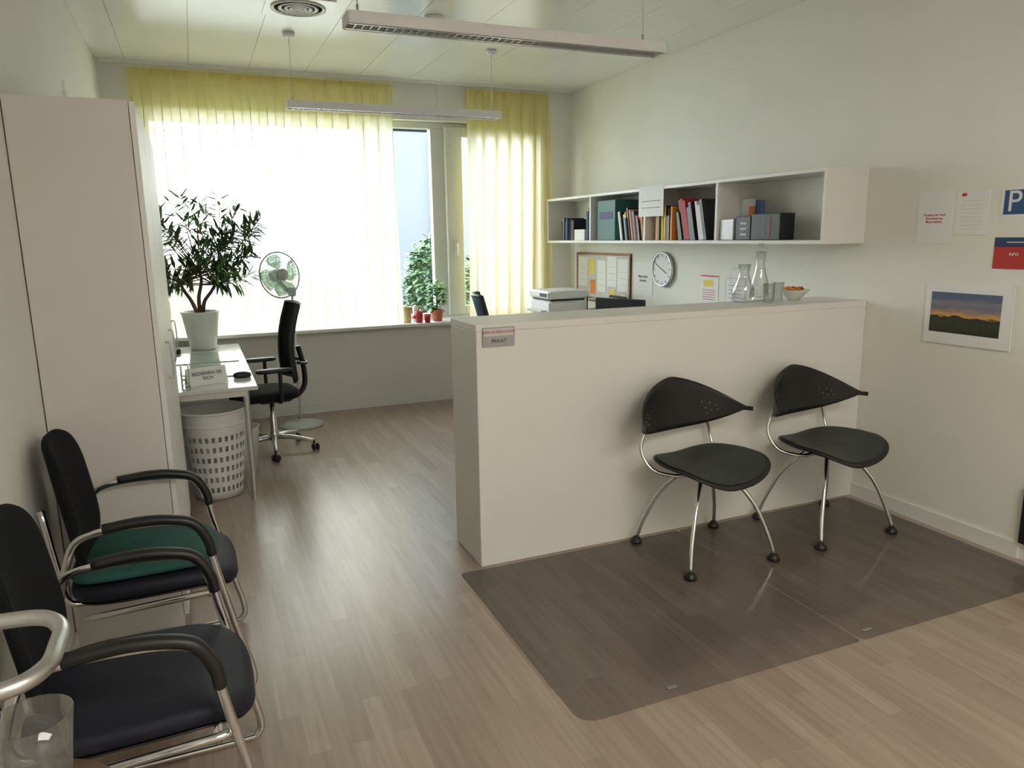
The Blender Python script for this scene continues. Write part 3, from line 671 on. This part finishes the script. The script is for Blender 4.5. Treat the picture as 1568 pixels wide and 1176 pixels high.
# ------------------------------------------------------------ ceiling items
def lamp(x0,x1,yc,z,cans):
    b=B("pendant_lamp"); w=.065
    b.rbox(x0,x1,yc-w,yc-w+.008,z,z+.05,M_lamp,.002); b.rbox(x0,x1,yc+w-.008,yc+w,z,z+.05,M_lamp,.002); b.box(x0,x1,yc-w+.008,yc+w-.008,z+.044,z+.05,M_lamp)
    b.rbox(x0-.006,x0,yc-w,yc+w,z,z+.05,M_lamp,.002); b.rbox(x1,x1+.006,yc-w,yc+w,z,z+.05,M_lamp,.002)
    b.box(x0,x1,yc-w+.008,yc-.02,z+.03,z+.032,M_tube); b.box(x0,x1,yc+.02,yc+w-.008,z+.03,z+.032,M_tube)
    b.lathe([(.008,0),(.008,x1-x0)],M_pot,(x0,yc,z+.028),10,'X')
    n=int((x1-x0)/.035)
    for k in range(1,n):
        x=x0+(x1-x0)*k/n; b.box(x-.001,x+.001,yc-.04,yc+.04,z+.003,z+.02,M_tube)
    b.box(x0,x1,yc-.042,yc-.038,z,z+.02,M_tube); b.box(x0,x1,yc+.038,yc+.042,z,z+.02,M_tube)
    for x in cans:
        b.tube([(x,yc,z+.05),(x,yc,ZC)],.0022,M_alu,6,1); b.lathe([(.006,.05),(.006,.09),(0,.09)],M_alu,(x,yc,z),10)
        b.lathe([(0,-.03),(.03,-.03),(.04,-.02),(.04,0)],M_lamp,(x,yc,ZC-.0005),20)
    b.done()
lamp(.69,2.27,3.39,2.49,(.74,2.17)); lamp(.70,2.29,5.62,2.50,(.74,2.24))
b=B("ceiling_sensor"); b.lathe([(0,-.035),(.045,-.03),(.06,-.015),(.06,0)],M_lamp,(1.57,4.93,ZC-.0005),24); b.done()
b=B("ceiling_vent"); c=(.73,5.02,ZC-.001)
b.box(.53,.93,4.82,5.22,ZC-.006,ZC-.001,M_ceil)
for r in(.165,.12,.085,.055): b.lathe([(r-.022,-.006),(r-.01,-.014),(r,-.012),(r,-.006)],M_lamp,c,40)
b.lathe([(0,-.014),(.025,-.012),(.03,-.006)],M_lamp,c,30)
for k in range(24):
    a=2*PI*k/24; R=Matrix.Rotation(a,3,'Z'); q=R@Vector((.09,0,0)); b.box(c[0]+q.x-.055,c[0]+q.x+.055,c[1]+q.y-.002,c[1]+q.y+.002,ZC-.009,ZC-.006,M_dark,R)
b.done()
# ------------------------------------------------------------ bottom left
b=B("wall_grab_rail")
b.tube([(XL+.01,1.56,.90),(-.42,1.56,.90),(-.33,1.545,.90),(-.29,1.49,.90),(-.285,1.42,.90),(-.29,1.35,.90),(-.33,1.30,.90),(-.42,1.29,.90),(XL+.01,1.29,.90)],.015,M_alu,12,6)
for y in(1.56,1.29): b.lathe([(0,0),(.04,0),(.04,.01),(.02,.015)],M_alu,(XL+.001,y,.90),20,'X')
b.done()
b=B("side_table"); b.lathe([(0,.60),(.15,.60),(.155,.61),(.15,.62),(0,.62)],M_brown,(-.36,1.36,0),32); b.lathe([(.02,.02),(.02,.60)],M_alu,(-.36,1.36,0),16); b.lathe([(0,0),(.13,0),(.13,.01),(.02,.03)],M_alu,(-.36,1.36,0),28); b.done()
b=B("glass_vase"); b.shell([(0,0),(.045,0),(.065,.165),(.062,.165),(.042,.01),(0,.01)],M_glass,(-.335,1.40,.621)); b.done()
# added fill light: unseen glowing ceiling panel behind camera brightens the interior
Me=bpy.data.materials.new("fill_panel_glow"); Me.use_nodes=True; pb=Me.node_tree.nodes["Principled BSDF"]; pb.inputs["Emission Color"].default_value=(1,.95,.86,1); pb.inputs["Emission Strength"].default_value=13
b=B("ceiling_fill_panel"); 
b.box(.6,2.6,-1.2,-.2,ZC-.02,ZC-.001,Me); b.box(.57,2.63,-1.23,-1.2,ZC-.03,ZC-.001,M_lamp); b.box(.57,2.63,-.2,-.17,ZC-.03,ZC-.001,M_lamp); b.box(.57,.6,-1.2,-.2,ZC-.03,ZC-.001,M_lamp); b.box(2.6,2.63,-1.2,-.2,ZC-.03,ZC-.001,M_lamp); b.done()
# ------------------------------------------------------------ lights
w=bpy.data.worlds.new("World"); bpy.context.scene.world=w; w.use_nodes=True; nt=w.node_tree; bg=nt.nodes["Background"]
tc=nt.nodes.new("ShaderNodeTexCoord"); sp=nt.nodes.new("ShaderNodeSeparateXYZ"); rp=nt.nodes.new("ShaderNodeValToRGB")
rp.color_ramp.elements[0].color=(.80,.86,.98,1); rp.color_ramp.elements[1].color=(.85,.91,1,1)
nt.links.new(tc.outputs["Generated"],sp.inputs[0]); nt.links.new(sp.outputs["Z"],rp.inputs[0]); nt.links.new(rp.outputs[0],bg.inputs[0])
bg.inputs[1].default_value=22.0
L=bpy.data.lights.new("sky_portal",'AREA'); L.shape='RECTANGLE'; L.size=wx1-wx0; L.size_y=wz1-wz0; L.cycles.is_portal=True
lo=bpy.data.objects.new("sky_portal",L); lo.location=((wx0+wx1)/2,7.22,(wz0+wz1)/2); lo.rotation_euler=(-PI/2,0,0); bpy.context.collection.objects.link(lo)
# ------------------------------------------------------------ camera
M=Matrix(((0.91998,0.08995,-0.3815),(-0.39169,0.17506,-0.90329),(-0.01446,0.98044,0.19629)))
cd=bpy.data.cameras.new("camera"); cd.sensor_width=36; cd.lens=1130/1568*36; cd.clip_start=.05
co=bpy.data.objects.new("camera",cd); co.matrix_world=Matrix.Translation((0,0,1.6))@M.to_4x4(); bpy.context.collection.objects.link(co)
bpy.context.scene.camera=co
bpy.context.scene.view_settings.view_transform='Standard'
bpy.context.scene.view_settings.exposure=0
